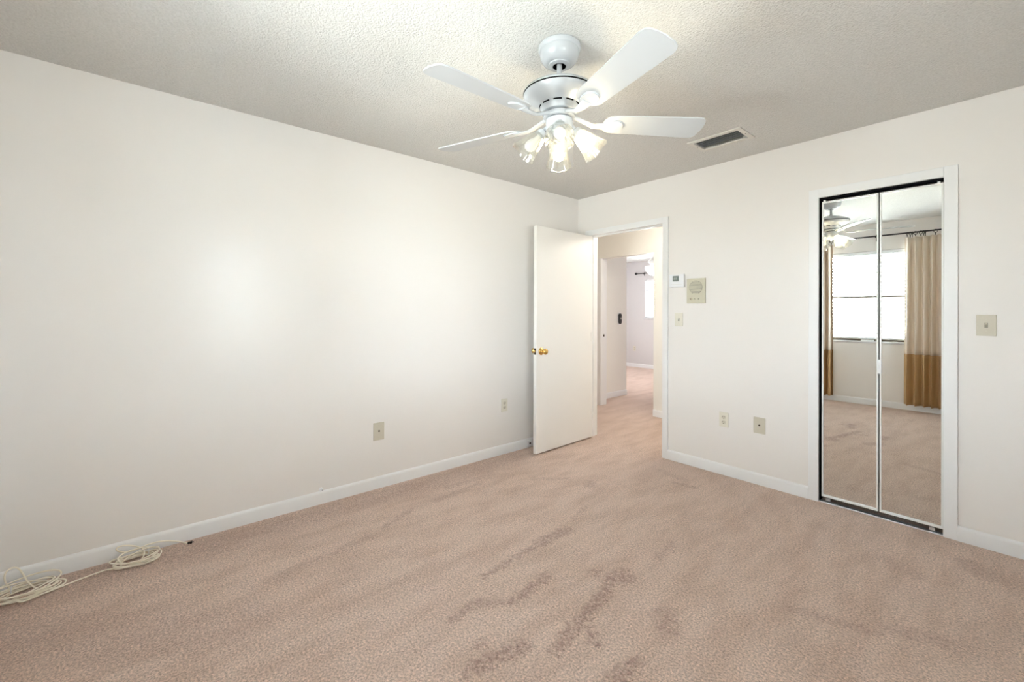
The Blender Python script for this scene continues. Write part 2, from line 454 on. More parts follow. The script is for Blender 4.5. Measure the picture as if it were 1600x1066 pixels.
bm = bmesh.new()
grid_wall(bm, 'x', [-1.62, DX0 - J, DX1 + J, CX0 - J, CX1 + J, XR], [0, CZ + J, DZ + J, H], 0, T,
          lambda i, k: not (i == 1 and k < 2) and not (i == 3 and k < 1))
struct(link('wall_back', bm, 'wall'), 'off-white wall with the doorway and the mirrored closet', 'wall')

bm = bmesh.new(); grid_wall(bm, 'y', [-D - T, RY0, RY1, 0.0], [0, WZ0, WZ1, H], W, W + T, lambda i, k: not (i == 1 and k == 1))
struct(link('wall_right', bm, 'wall'))
bm = bmesh.new()
grid_wall(bm, 'x', [-T, WX0, WX1, XR], [0, WZ0, WZ1, H], -D - T, -D, lambda i, k: not (i == 1 and k == 1))
struct(link('wall_front', bm, 'wall'), 'off-white window wall seen in the closet mirror', 'wall')

# closet interior, its shade put in as black walls
bm = bmesh.new()
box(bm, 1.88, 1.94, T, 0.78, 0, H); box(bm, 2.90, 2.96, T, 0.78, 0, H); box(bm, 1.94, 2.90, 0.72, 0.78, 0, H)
struct(link('wall_closet', bm, 'dark'))

# hall and far room
bm = bmesh.new()
grid_wall(bm, 'x', [-1.62, OX0 - J, OX1, 1.88], [0, OZ, H], HY, HY + T, lambda i, k: not (i == 1 and k == 0))
struct(link('wall_hall', bm, 'hallwall'), 'cream hall wall with a wide opening, seen through the doorway', 'wall')
bm = bmesh.new(); grid_wall(bm, 'y', [T, HY], [0, H], -1.62, -1.50, lambda i, k: True)
struct(link('wall_hall_left', bm, 'hallwall'))
bm = bmesh.new(); grid_wall(bm, 'y', [0.78, HY], [0, H], 1.76, 1.88, lambda i, k: True)
grid_wall(bm, 'y', [T, 0.78], [0, H], 1.76, 1.88, lambda i, k: True)
struct(link('wall_hall_right', bm, 'hallwall'))
bm = bmesh.new()
box(bm, SX - T, SX, HY + T, SY, 0, H); box(bm, XL + T, SX - T, SY - T, SY, 0, H)
struct(link('wall_passage', bm, 'hallwall'), 'beige side wall carrying the dark remote control', 'wall')
bm = bmesh.new(); grid_wall(bm, 'y', [HY + T, FY], [0, H], 0.45, 0.57, lambda i, k: True)
struct(link('wall_far_right', bm, 'farwall'))
bm = bmesh.new(); grid_wall(bm, 'y', [SY - T, FY], [0, H], XL, XL + T, lambda i, k: True)
struct(link('wall_far_left', bm, 'farwall'))
bm = bmesh.new()
grid_wall(bm, 'x', [XL, FX0, FX1, 0.57], [0, FZ0, FZ1, H], FY, FY + T, lambda i, k: not (i == 1 and k == 1))
struct(link('wall_far', bm, 'farwall'), 'pale grey end wall of the far room', 'wall')

# baseboards
def base_profile(bm, p0, p1, nrm, h=0.083, t=0.013):
    p0, p1, n = Vector((*p0, 0)), Vector((*p1, 0)), Vector((*nrm, 0))
    prof = [(0, 0), (t, 0), (t, h * 0.80), (t * 0.85, h * 0.90), (t * 0.45, h * 0.975), (0, h)]
    A = [bm.verts.new(p0 + n * a + Vector((0, 0, z))) for a, z in prof]
    B = [bm.verts.new(p1 + n * a + Vector((0, 0, z))) for a, z in prof]
    k = len(prof)
    for i in range(k): bm.faces.new((A[i], A[(i + 1) % k], B[(i + 1) % k], B[i]))
    bm.faces.new(A); bm.faces.new(B)
CW = 0.057     # casing width
for nm, p0, p1, n in (
    ('baseboard_left', (0, -D), (0, -0.012), (1, 0)),
    ('baseboard_back', (DX1 + CW - .006, 0), (CX0 - CW, 0), (0, -1)),
    ('baseboard_back_right', (CX1 + CW, 0), (W, 0), (0, -1)),
    ('baseboard_right', (W, -D), (W, 0), (-1, 0)),
    ('baseboard_front', (0, -D), (W, -D), (0, 1)),
    ('baseboard_hall', (OX1, HY), (1.76, HY), (0, -1)),
    ('baseboard_passage', (SX, HY + T), (SX, SY), (1, 0)),
    ('baseboard_far', (XL + T, FY), (0.45, FY), (0, -1)),
):
    bm = bmesh.new(); base_profile(bm, p0, p1, n)
    struct(link(nm, bm, 'trim', smooth=True, angle=50), 'white baseboard with a rounded top', 'baseboard')

# door casing and jambs
def casing(name, x0, x1, z, y, depth, sides=(1, 1, 1), w=CW, t=0.013, jamb=True, stop=None):
    bm = bmesh.new()
    if sides[0]: box(bm, x0 - w, x0, y - t, y, 0, z + (w if sides[1] else 0), bev=0.002)
    if sides[2]: box(bm, x1, x1 + w, y - t, y, 0, z + (w if sides[1] else 0), bev=0.002)
    if sides[1]: box(bm, x0, x1, y - t, y, z, z + w, bev=0.002)
    if jamb:
        if sides[0]: box(bm, x0 - J, x0, y, y + depth, 0, z)
        if sides[2]: box(bm, x1, x1 + J, y, y + depth, 0, z)
        if sides[1]: box(bm, x0 - J, x1 + J, y, y + depth, z, z + J)
    if stop:
        a, b = stop
        box(bm, x0, x0 + .011, y + a, y + b, 0, z - .011); box(bm, x1 - .011, x1, y + a, y + b, 0, z - .011); box(bm, x0, x1, y + a, y + b, z - .011, z)
    return link(name, bm, 'trim')
c = struct(casing('trim_1', DX0, DX1, DZ, 0, T, stop=(0.04, 0.075), w=0.052), 'white door casing around the open bedroom doorway', 'door casing')
bm = bmesh.new(); box(bm, DX1 - 0.0025, DX1 + 0.001, 0.006, 0.034, 0.895, 0.952, bev=0.001)
link('strike_plate', bm, 'bronze', c)
struct(casing('trim_2', CX0, CX1, CZ, 0, T, w=CW), 'white casing around the mirrored closet doors', 'door casing')
bm = bmesh.new(); box(bm, CX0 - 0.001, CX0 + 0.006, 0.003, 0.09, 0.008, CZ - 0.001)  # black strip standing in for the shade in the jamb gap
link('gap_shade_strip', bm, 'dark', bpy.data.objects['trim_2'])
c = struct(casing('trim_3', OX0, OX1, OZ, HY, T, sides=(1, 0, 0), w=0.07), 'white jamb and casing of the hall opening', 'door casing')
bm = bmesh.new(); box(bm, OX0 - 0.001, OX0 + 0.003, HY + .045, HY + .07, 0.935, 0.965, bev=0.001)
link('strike_plate', bm, 'bronze', c)

# ------------------------------------------------------------------ bedroom door, standing open
door = struct(empty('door_1', (0.163, -0.004, 0), radians(2.3)), 'white flush bedroom door standing open with a brass knob', 'door')
bm = bmesh.new(); box(bm, 0, 0.035, -0.818, -0.002, 0.014, 2.030, bev=0.0015)
link('door_panel', bm, 'door', door)
for sx in (1, -1):
    x0 = 0.035 if sx > 0 else 0
    mt = Matrix.Translation((x0, -0.757, 0.917)) @ Matrix.Rotation(sx * pi / 2, 4, 'Y')
    bm = bmesh.new()
    rings = lathe(bm, [(0.034, 0), (0.034, 0.003), (0.030, 0.008), (0.016, 0.011), (0.0125, 0.014), (0.0125, 0.030), (0.017, 0.036), (0.025, 0.043), (0.0275, 0.052), (0.026, 0.060), (0.018, 0.0655), (0.004, 0.067)], 32, mat=mt)
    cap(bm, rings[0])
    link('door_knob', bm, 'brass', door, smooth=True, angle=50)
bm = bmesh.new(); box(bm, 0.005, 0.030, -0.8195, -0.817, 0.889, 0.946, bev=0.0006)
lp = link('latch_plate', bm, 'bronze', door)
bm = bmesh.new(); prism(bm, [(0.011, -0.819), (0.024, -0.819), (0.024, -0.8215), (0.011, -0.829)], 0.909, 0.926)
link('latch_bolt', bm, 'brass', lp)
for z in (0.25, 1.02, 1.80):
    bm = bmesh.new()
    rings = lathe(bm, [(0.006, z - .045), (0.006, z + .045)], 12, mat=Matrix.Translation((0.041, 0.0, 0)))
    box(bm, 0.0352, 0.0372, -0.032, 0.0, z - .045, z + .045)
    link('hinge', bm, 'door', door)

# ------------------------------------------------------------------ mirrored bifold closet door
TH, PH = 0.0085, 0.003
bif = struct(empty('door_2', (CX1 - 0.002, 0.012, 0)), 'mirrored bifold closet door with thin white frames', 'closet door')
bif.rotation_euler = (0, 0, -TH)
Lw = CX1 - 0.002 - 2.127
mid = -(CX1 - 0.002 - 2.4235)
tilt = Matrix.Rotation(PH, 4, 'X')
Z0, Z1 = 0.036, 2.008
for a, b in ((-Lw, mid - 0.0035), (mid + 0.0035, 0)):
    fwid = 0.0078
    bm = bmesh.new()
    box(bm, a, a + fwid, -0.004, 0.022, Z0, Z1, mat=tilt); box(bm, b - fwid, b, -0.004, 0.022, Z0, Z1, mat=tilt)
    box(bm, a + fwid, b - fwid, -0.004, 0.022, Z0, Z0 + 0.014, mat=tilt); box(bm, a + fwid, b - fwid, -0.004, 0.022, Z1 - 0.010, Z1, mat=tilt)
    fr = link('panel_frame', bm, 'frame', bif)
    bm = bmesh.new(); box(bm, a + fwid, b - fwid, 0.002, 0.010, Z0 + 0.014, Z1 - 0.010, mat=tilt)
    link('mirror_pane', bm, 'mirror', fr)
bm = bmesh.new(); box(bm, mid - 0.007, mid + 0.012, -0.014, -0.003, 0.890, 0.978, bev=0.002, mat=tilt)
link('pull_handle', bm, 'whiteplastic', bif)
bm = bmesh.new()
for x in (-Lw + 0.012, -0.02): box(bm, x - 0.006, x + 0.006, 0.000, 0.012, Z1, CZ - 0.016)
link('pivot_pin', bm, 'chrome', bif)
bm = bmesh.new()
for x in (-Lw + 0.035, -0.045): prism(bm, [(x - .012, -0.003), (x + .012, -0.003), (x + .012, 0.012), (x - .012, 0.012)], 0.012, 0.030)
link('floor_bracket', bm, 'chrome', bif)
bm = bmesh.new(); box(bm, CX0 + .001, CX1 - .001, 0.004, 0.034, CZ - 0.014, CZ - 0.001)
struct(link('trim_4', bm, 'dark'), 'black top track of the bifold closet door', 'door track')
bm = bmesh.new(); box(bm, CX0 + .001, CX1 - .001, -0.006, 0.003, 0, 0.008, bev=0.002); box(bm, CX0 + .001, CX1 - .001, 0.003, 0.040, 0, 0.004)
struct(link('trim_5', bm, 'chrome'), 'thin metal floor track below the closet mirrors', 'door track')

# ------------------------------------------------------------------ ceiling fan
FAN = Vector((1.661, -2.054, 0))
fan = tag(empty('ceiling_fan', (FAN.x, FAN.y, H)), 'white five-blade ceiling fan with four glass light shades, hanging from popcorn ceiling', 'ceiling fan')
def fz(prof): return [(r, z - H) for r, z in prof]
bm = bmesh.new()
lathe(bm, fz([(0.088, 2.440), (0.093, 2.434), (0.093, 2.420), (0.090, 2.415), (0.0865, 2.413), (0.0865, 2.404), (0.085, 2.393), (0.080, 2.380), (0.071, 2.368), (0.058, 2.3595), (0.049, 2.357), (0.047, 2.353), (0.036, 2.349), (0.029, 2.350), (0.027, 2.360), (0.024, 2.372), (0.004, 2.374)]), 56, mats=[0] * 13 + [1] * 3)
link('canopy', bm, ['fan', 'dark'], fan, smooth=True, angle=35)
bm = bmesh.new()
r_ = lathe(bm, fz([(0.0115, 2.372), (0.0115, 2.298), (0.018, 2.296), (0.018, 2.280)]), 24)
cap(bm, r_[0]); cap(bm, r_[-1])
link('downrod', bm, 'fan', fan, smooth=True)
bm = bmesh.new()
lathe(bm, fz([(0.019, 2.284), (0.035, 2.2815), (0.06, 2.275), (0.09, 2.264), (0.12, 2.2525), (0.143, 2.243), (0.156, 2.2345), (0.1605, 2.227), (0.1605, 2.2235), (0.153, 2.2225), (0.153, 2.2195), (0.159, 2.2185), (0.157, 2.210), (0.150, 2.200), (0.135, 2.190), (0.112, 2.181), (0.096, 2.176), (0.0885, 2.172), (0.0855, 2.166), (0.080, 2.150), (0.077, 2.144), (0.066, 2.142), (0.056, 2.142), (0.054, 2.136), (0.004, 2.136)]),
      64, mats=[0] * 8 + [1, 1, 1] + [0] * 11 + [1] * 2)
for k in range(10):                       # cooling slots
    a0 = 2 * pi * k / 10 + 0.15
    q = []
    for s in range(7):
        a = a0 + (s / 6) * 0.42
        q.append(((0.0895 * cos(a), 0.0895 * sin(a), 2.1715 - H), (0.0868 * cos(a), 0.0868 * sin(a), 2.1660 - H)))
    vs = [(bm.verts.new(Vector(u) * 1), bm.verts.new(Vector(l) * 1)) for u, l in q]
    for s in range(6):
        f = bm.faces.new((vs[s][0], vs[s + 1][0], vs[s + 1][1], vs[s][1])); f.material_index = 1
link('motor_housing', bm, ['fan', 'dark'], fan, smooth=True, angle=30)
bm = bmesh.new()
r_ = lathe(bm, fz([(0.054, 2.1375), (0.069, 2.1365), (0.070, 2.122), (0.064, 2.119), (0.054, 2.118)]), 40)
cap(bm, r_[0]); cap(bm, r_[-1])
link('flywheel', bm, 'fan', fan, smooth=True, angle=35)
bm = bmesh.new()
r_ = lathe(bm, fz([(0.052, 2.118), (0.052, 2.1135), (0.0585, 2.113), (0.059, 2.108), (0.059, 2.056), (0.057, 2.046), (0.048, 2.036), (0.030, 2.029), (0.012, 2.026), (0.010, 2.018), (0.004, 2.016)]), 48, mats=[1, 1] + [0] * 8)
link('switch_housing', bm, ['fan', 'dark'], fan, smooth=True, angle=35)

# one blade along +x
def blade_outline():
    pts = []
    r0, r1 = 0.195, 0.655
    def hw(r):
        t = (r - r0) / (r1 - r0)
        return 0.057 + 0.016 * t
    for k in range(9):      # rounded root
        a = pi / 2 + pi * k / 8
        pts.append((r0 + 0.045 + 0.045 * cos(a), 0.0575 * sin(a)))
    n = 8
    low = [(r0 + 0.045 + (r1 - 0.05 - r0 - 0.045) * k / n, -hw(r0 + 0.045 + (r1 - 0.05 - r0 - 0.045) * k / n)) for k in range(1, n + 1)]
    pts += low
    h1 = hw(r1 - 0.05)
    pts += [(r1 - 0.032, -h1 * 0.985), (r1 - 0.018, -h1 * 0.93), (r1 - 0.008, -h1 * 0.80), (r1 - 0.001, -h1 * 0.5), (r1 + 0.002, 0), (r1 - 0.001, h1 * 0.5), (r1 - 0.008, h1 * 0.80), (r1 - 0.018, h1 * 0.93), (r1 - 0.032, h1 * 0.985)]
    pts += [(x, -y) for x, y in reversed(low)]
    return pts
BZ = 2.104 - H
pitch = Matrix.Rotation(radians(-12), 4, 'X')
def make_blade():
    bm = bmesh.new()
    prism(bm, blade_outline(), -0.0025, 0.0025, mat=Matrix.Translation((0, 0, BZ)) @ pitch)
    bl = link('blade', bm, 'blade', fan)
    mt = Matrix.Translation((0, 0, BZ)) @ pitch
    bm = bmesh.new()
    # leaf-shaped plate under the blade
    leaf = []
    for k in range(24):
        a = 2 * pi * k / 24
        leaf.append((0.238 + 0.052 * cos(a), 0.034 * sin(a) * (1 + 0.15 * cos(a))))
    f = prism(bm, leaf, -0.0085, -0.0028, mat=mt)
    bmesh.ops.bevel(bm, geom=[e for e in f[0].edges], offset=0.003, segments=2, affect='EDGES')
    # swept arm from the flywheel out to the plate
    path = [(0.060, 0, 2.128 - H), (0.085, 0, 2.121 - H), (0.115, 0, 2.108 - H), (0.15, 0.002, BZ - 0.010), (0.19, 0.002, BZ - 0.010), (0.225, 0.0, BZ - 0.009)]
    wid = [0.011, 0.011, 0.012, 0.015, 0.020, 0.022]; th = [0.009, 0.009, 0.008, 0.007, 0.006, 0.003]
    rings = []
    for (x, y, z), w, t in zip(path, wid, th):
        tw = radians(-12) * min(1, max(0, (x - 0.06) / 0.12))
        ring = []
        for k in range(10):
            a = 2 * pi * k / 10
            yy, zz = w * cos(a), t * sin(a)
            ring.append(bm.verts.new((x, y + yy * cos(tw) - zz * sin(tw), z + yy * sin(tw) + zz * cos(tw))))
        rings.append(ring)
    for i in range(len(rings) - 1):
        for k in range(10): bm.faces.new((rings[i][k], rings[i][(k + 1) % 10], rings[i + 1][(k + 1) % 10], rings[i + 1][k]))
    bm.faces.new(rings[0]); bm.faces.new(rings[-1])
    link('blade_iron', bm, 'fan', bl, smooth=True, angle=45)
    return bl
b0 = make_blade()
iron0 = b0.children[0]
for k, az in enumerate((-17.5, 54.5, 132.0, -161.5, -89.5)):
    if k == 0: bl = b0
    else:
        bl = b0.copy(); COL.objects.link(bl); bl.parent = fan
        ir = iron0.copy(); COL.objects.link(ir); ir.parent = bl
    bl.rotation_euler = (0, 0, radians(az))

# four glass shades with bulbs
def make_lamp_arm():
    tl = radians(46)
    # local frame: axis along +x' tilted down by tl, starts at the neck
    ax = Vector((cos(tl), 0, -sin(tl)))
    neck = Vector((0.084, 0, 2.048 - H))
    mt = Matrix.Translation(neck) @ ax.to_track_quat('Z', 'Y').to_matrix().to_4x4()
    bm = bmesh.new()
    r_ = lathe(bm, [(0.012, -0.045), (0.013, -0.028), (0.022, -0.022), (0.0245, -0.010), (0.0245, 0.004), (0.020, 0.006)], 28, mat=mt)
    cap(bm, r_[0]); cap(bm, r_[-1])
    so = link('lamp_socket', bm, 'fan', fan, smooth=True)
    bm = bmesh.new()
    def mod(a, t):
        sq = 1 / max(abs(cos(a)) ** 2.6 + abs(sin(a)) ** 2.6, 1e-6) ** (1 / 2.6)
        k = min(1, t * 1.6)
        return (1 - k) + k * (0.96 * sq) * (1 + 0.018 * cos(12 * a) * min(1, 2 * t))
    def ring_mod(prof_n):
        return mod
    outer = [(0.0275, -0.002), (0.0315, 0.008), (0.036, 0.024), (0.0405, 0.042), (0.045, 0.060), (0.0505, 0.080), (0.0565, 0.098), (0.0625, 0.112)]
    seg = 72
    def surf(off):
        rs = []
        for i, (r, z) in enumerate(outer):
            t = i / (len(outer) - 1)
            rs.append([bm.verts.new(mt @ Vector(((r * mod(2 * pi * k / seg, t) + off) * cos(2 * pi * k / seg), (r * mod(2 * pi * k / seg, t) + off) * sin(2 * pi * k / seg), z + (0.004 * cos(4 * 2 * pi * k / seg) if i == len(outer) - 1 else 0)))) for k in range(seg)])
        for i in range(len(rs) - 1):
            for k in range(seg): bm.faces.new((rs[i][k], rs[i][(k + 1) % seg], rs[i + 1][(k + 1) % seg], rs[i + 1][k]))
        return rs
    A = surf(0); B = surf(-0.0028)
    for k in range(seg):
        bm.faces.new((A[-1][k], A[-1][(k + 1) % seg], B[-1][(k + 1) % seg], B[-1][k]))
        bm.faces.new((A[0][k], A[0][(k + 1) % seg], B[0][(k + 1) % seg], B[0][k]))
    sh = link('lamp_shade', bm, 'shade', fan, smooth=True, angle=60)
    bm = bmesh.new()
    r_ = lathe(bm, [(0.0125, 0.004), (0.0130, 0.020), (0.0165, 0.032), (0.0225, 0.044), (0.0255, 0.056), (0.0255, 0.064), (0.022, 0.076), (0.013, 0.085), (0.0005, 0.088)], 28, mat=mt)
    cap(bm, r_[0])
    bu = link('light_bulb', bm, 'bulb_off', fan, smooth=True, angle=70)
    return so, sh, bu
arm0 = make_lamp_arm()
for k, (az, lit) in enumerate(((44, 1), (134, 1), (-136, 0), (-46, 0))):
    trio = arm0 if k == 0 else []
    if k:
        for o in arm0:
            c_ = o.copy(); c_.data = o.data.copy() if o.name.startswith('light_bulb') else o.data
            COL.objects.link(c_); c_.parent = fan; trio.append(c_)
    for o in trio: o.rotation_euler = (0, 0, radians(az))
    trio[2].data.materials[0] = M['bulb_lit'] if lit else M['bulb_off']
    trio[2]['label'] = 'glowing warm light bulb' if lit else 'unlit frosted light bulb'

# ------------------------------------------------------------------ air vent
vent = tag(empty('air_vent', ((VX0 + VX1) / 2, (VY0 + VY1) / 2, H)), 'rectangular ceiling air vent with dark angled louvers', 'vent')
def rel(o): return o.location
vx, vy = (VX1 - VX0) / 2, (VY1 - VY0) / 2
ix, iy = (hx1 - hx0) / 2, (hy1 - hy0) / 2
bm = bmesh.new()
o4 = [(-vx, -vy), (vx, -vy), (vx, vy), (-vx, vy)]; i4 = [(-ix, -iy), (ix, -iy), (ix, iy), (-ix, iy)]
lv = [[bm.verts.new((x, y, z)) for x, y in pts] for pts, z in ((o4, 0.0), ([(x * .99, y * .985) for x, y in o4], -0.006), ([(x * 1.01, y * 1.02) for x, y in i4], -0.007), (i4, 0.004), (i4, 0.03))]
for a, b in zip(lv, lv[1:]):
    for k in range(4): bm.faces.new((a[k], a[(k + 1) % 4], b[(k + 1) % 4], b[k]))
link('vent_frame', bm, 'vent', vent)
bm = bmesh.new()
d4 = [[bm.verts.new((x, y, z)) for x, y in [(p * 1.0, q * 1.0) for p, q in i4]] for z in (0.031, 0.19)]
for k in range(4): bm.faces.new((d4[0][k], d4[0][(k + 1) % 4], d4[1][(k + 1) % 4], d4[1][k]))
bm.faces.new(d4[1])
link('duct', bm, 'dark', vent)
for k in range(5):
    yc = -iy + (k + 0.75) * (2 * iy / 5.2)
    bm = bmesh.new()
    mt = Matrix.Translation((0, yc, 0.008)) @ Matrix.Rotation(radians(33), 4, 'X')
    box(bm, -ix + .001, ix - .001, -0.012, 0.012, -0.0007, 0.0007, mat=mt)
    link('louver', bm, 'vent' if k == 4 else 'louver', vent)
bm = bmesh.new(); box(bm, ix * 0.86, ix * 0.88, iy - 0.022, iy + 0.002, -0.006, 0.012)
link('damper_lever', bm, 'vent', vent)
for s in (-1, 1):
    bm = bmesh.new()
    r_ = lathe(bm, [(0.004, 0), (0.0035, -0.0018), (0.0005, -0.0024)], 12, mat=Matrix.Translation((s * (vx + ix) / 2, 0, -0.0062)))
    link('screw', bm, 'bronze', vent)

# ------------------------------------------------------------------ wall plates
def on_wall(o, wall, u, z):
    """local frame: x along the wall to the viewer's right, y out of the wall is -y, z up"""
    if wall == 'back': o.location = (u, 0, z); o.rotation_euler = (0, 0, 0)
    elif wall == 'left': o.location = (0, u, z); o.rotation_euler = (0, 0, pi / 2)
    elif wall == 'far': o.location = (u, FY, z); o.rotation_euler = (0, 0, 0)
    return o
def disc_y(bm, x, z, r, y0, y1, seg=20, mi=0):
    lo = [bm.verts.new((x + r * cos(2 * pi * k / seg), y0, z + r * sin(2 * pi * k / seg))) for k in range(seg)]
    hi = [bm.verts.new((x + r * cos(2 * pi * k / seg), y1, z + r * sin(2 * pi * k / seg))) for k in range(seg)]
    f = [bm.faces.new(hi), bm.faces.new(lo)]
    for k in range(seg): f.append(bm.faces.new((lo[k], lo[(k + 1) % seg], hi[(k + 1) % seg], hi[k])))
    for q in f: q.material_index = mi
def plate(parent, w, h, mat):
    bm = bmesh.new(); box(bm, -w / 2, w / 2, -0.006, 0, -h / 2, h / 2, bev=0.002)
    return link('cover_plate', bm, mat, parent)
def screws(parent, zs, mat='slot'):
    for z in zs:
        bm = bmesh.new(); disc_y(bm, 0, z, 0.003, -0.0058, -0.0072, 12)
        link('screw', bm, mat, parent)
def toggle_switch(wall, u, z, label, mat='ivory', w=0.070):
    o = tag(on_wall(empty('light_switch', (0, 0, 0)), wall, u, z), label, 'light switch', 'wall switches')
    plate(o, w, 0.114, mat)
    bm = bmesh.new(); box(bm, -0.0065, 0.0065, -0.0068, -0.005, -0.0135, 0.0135, mi=0)
    sl = link('toggle_slot', bm, 'toggle_gap', o)
    bm = bmesh.new(); box(bm, -0.0045, 0.0045, -0.019, -0.006, -0.005, 0.005, bev=0.001, mat=Matrix.Translation((0, 0, 0.001)) @ Matrix.Rotation(radians(-28), 4, 'X'))
    link('toggle', bm, mat, o)
    screws(o, (0.030, -0.030), 'ivorydark')
def outlet(wall, u, z, label, mat='ivory'):
    o = tag(on_wall(empty('wall_outlet', (0, 0, 0)), wall, u, z), label, 'outlet', 'wall outlets')
    plate(o, 0.070, 0.114, mat)
    for dz in (0.0195, -0.0195):
        bm = bmesh.new()
        pts = []
        for k in range(20):
            a = 2 * pi * k / 20; pts.append((0.0165 * cos(a), max(-0.0135, min(0.0135, 0.0165 * sin(a)))))
        mt = Matrix.Translation((0, -0.0055, dz)) @ Matrix.Rotation(pi / 2, 4, 'X')
        prism(bm, pts, 0, 0.0025, mat=mt)
        so = link('socket', bm, 'ivorydark', o)
        bm = bmesh.new()
        box(bm, -0.0075, -0.0050, -0.0088, -0.0075, dz - 0.001, dz + 0.008); box(bm, 0.0050, 0.0075, -0.0088, -0.0075, dz, dz + 0.007)
        disc_y(bm, 0, dz - 0.0075, 0.0028, -0.0075, -0.0088, 12)
        link('socket_slot', bm, 'slot', so)
    screws(o, (0.0,), 'ivorydark')
def jack_plate(wall, u, z, label, w, h, mat):
    o = tag(on_wall(empty('jack_plate', (0, 0, 0)), wall, u, z), label, 'wall jack', 'jack plates')
    plate(o, w, h, mat)
    bm = bmesh.new(); disc_y(bm, 0, 0.002, 0.0062, -0.0055, -0.010, 18); link('jack', bm, 'bronze', o)
    screws(o, (h * 0.36, -h * 0.36), 'beige')
toggle_switch('back', 1.1175, 1.2065, 'off-white light switch under the thermostat by the doorway')
toggle_switch('back', 2.8705, 1.200, 'beige light switch on the wall right of the mirrored closet', 'beige', 0.074)
outlet('back', 1.4915, 0.430, 'ivory duplex outlet low on the wall between doorway and closet')
jack_plate('back', 1.748, 0.435, 'tan cable jack plate low on the wall next to the closet', 0.080, 0.118, 'beige')
jack_plate('left', -2.163, 0.407, 'beige jack plate low in the middle of the long bare wall', 0.080, 0.126, 'beige')
outlet('left', -0.995, 0.434, 'ivory duplex outlet on the bare wall beside the open door')

# thermostat
o = tag(on_wall(empty('thermostat', (0, 0, 0)), 'back', 1.1075, 1.532), 'white thermostat with a grey screen beside the doorway', 'thermostat')
bm = bmesh.new(); box(bm, -0.066, 0.066, -0.028, -0.004, -0.053, 0.055, bev=0.004); link('body', bm, 'whiteplastic', o)
bm = bmesh.new(); box(bm, -0.060, 0.060, -0.005, 0, -0.049, 0.050); link('back_plate', bm, 'whiteplastic', o)
bm = bmesh.new(); box(bm, -0.034, 0.022, -0.0288, -0.027, -0.002, 0.042, bev=0.0006); sc_ = link('screen', bm, 'screen', o)
bm = bmesh.new()
for x in (-0.024, -0.008): box(bm, x, x + 0.010, -0.0292, -0.0287, 0.010, 0.030)
link('readout', bm, 'readout', sc_)
bm = bmesh.new(); box(bm, -0.050, 0.050, -0.0290, -0.027, -0.030, -0.0285); link('seam_line', bm, 'ivorydark', o)

# intercom
o = tag(on_wall(empty('intercom', (0, 0, 0)), 'back', 1.270, 1.443), 'cream wall intercom with a round slatted speaker grille beside the thermostat', 'intercom')
bm = bmesh.new(); box(bm, -0.077, 0.077, -0.016, 0, -0.102, 0.102, bev=0.003); link('body', bm, 'intercom', o)
bm = bmesh.new()
for k in range(11):
    z = 0.028 + (k - 5) * 0.0095
    hwid = math.sqrt(max(0.0, 0.053 ** 2 - (z - 0.028) ** 2))
    box(bm, -hwid, hwid, -0.0185, -0.0150, z - 0.0028, z + 0.0028)
disc_y(bm, 0, 0.028, 0.056, -0.0150, -0.0163, 40, 1)
link('speaker_grille', bm, ['intercom', 'grille'], o)
bm = bmesh.new(); box(bm, -0.070, 0.070, -0.0170, -0.0155, -0.046, -0.0445); link('seam_line', bm, 'beige', o)
for x, r in ((-0.040, 0.0105), (-0.010, 0.006), (0.022, 0.006)):
    bm = bmesh.new()
    r_ = lathe(bm, [(r, 0), (r, 0.008), (r * .8, 0.011), (r * 0.3, 0.0115)], 20, mat=Matrix.Translation((x, -0.0155, -0.066)) @ Matrix.Rotation(pi / 2, 4, 'X'))
    cap(bm, r_[-1])
    if r > 0.01: box(bm, x - .0015, x + .0015, -0.0290, -0.026, -0.074, -0.060, mi=1)
    link('knob', bm, ['intercom', 'slot'], o)

# cable hole bushing and old jack near the baseboard
o = tag(on_wall(empty('cable_bushing', (0, 0, 0)), 'left', -2.558, 0.093), 'tiny metal cable bushing in the bare wall just above the baseboard', 'cable bushing')
bm = bmesh.new()
r_ = lathe(bm, [(0.013, 0), (0.013, 0.002), (0.010, 0.004), (0.008, 0.004)], 18, mat=Matrix.Rotation(pi / 2, 4, 'X')); cap(bm, r_[-1])
link('flange', bm, 'whiteplastic', o)
bm = bmesh.new()
r_ = lathe(bm, [(0.0045, 0.003), (0.0045, 0.016), (0.0030, 0.017)], 14, mat=Matrix.Rotation(pi / 2, 4, 'X')); cap(bm, r_[-1])
link('connector', bm, 'chrome', o)
bm = bmesh.new(); disc_y(bm, 0.009, -0.006, 0.003, -0.0035, -0.006, 10); link('screw', bm, 'slot', o)
o = tag(on_wall(empty('phone_jack', (0, 0, 0)), 'left', -0.705, 0.043), 'white surface phone jack on the baseboard behind the open door', 'phone jack')
o.location.x = 0.013
bm = bmesh.new(); box(bm, -0.030, 0.030, -0.020, 0, -0.024, 0.026, bev=0.004); link('body', bm, 'whiteplastic', o)
bm = bmesh.new(); box(bm, -0.012, 0.006, -0.0208, -0.019, -0.006, 0.008); link('jack', bm, 'dark', o)

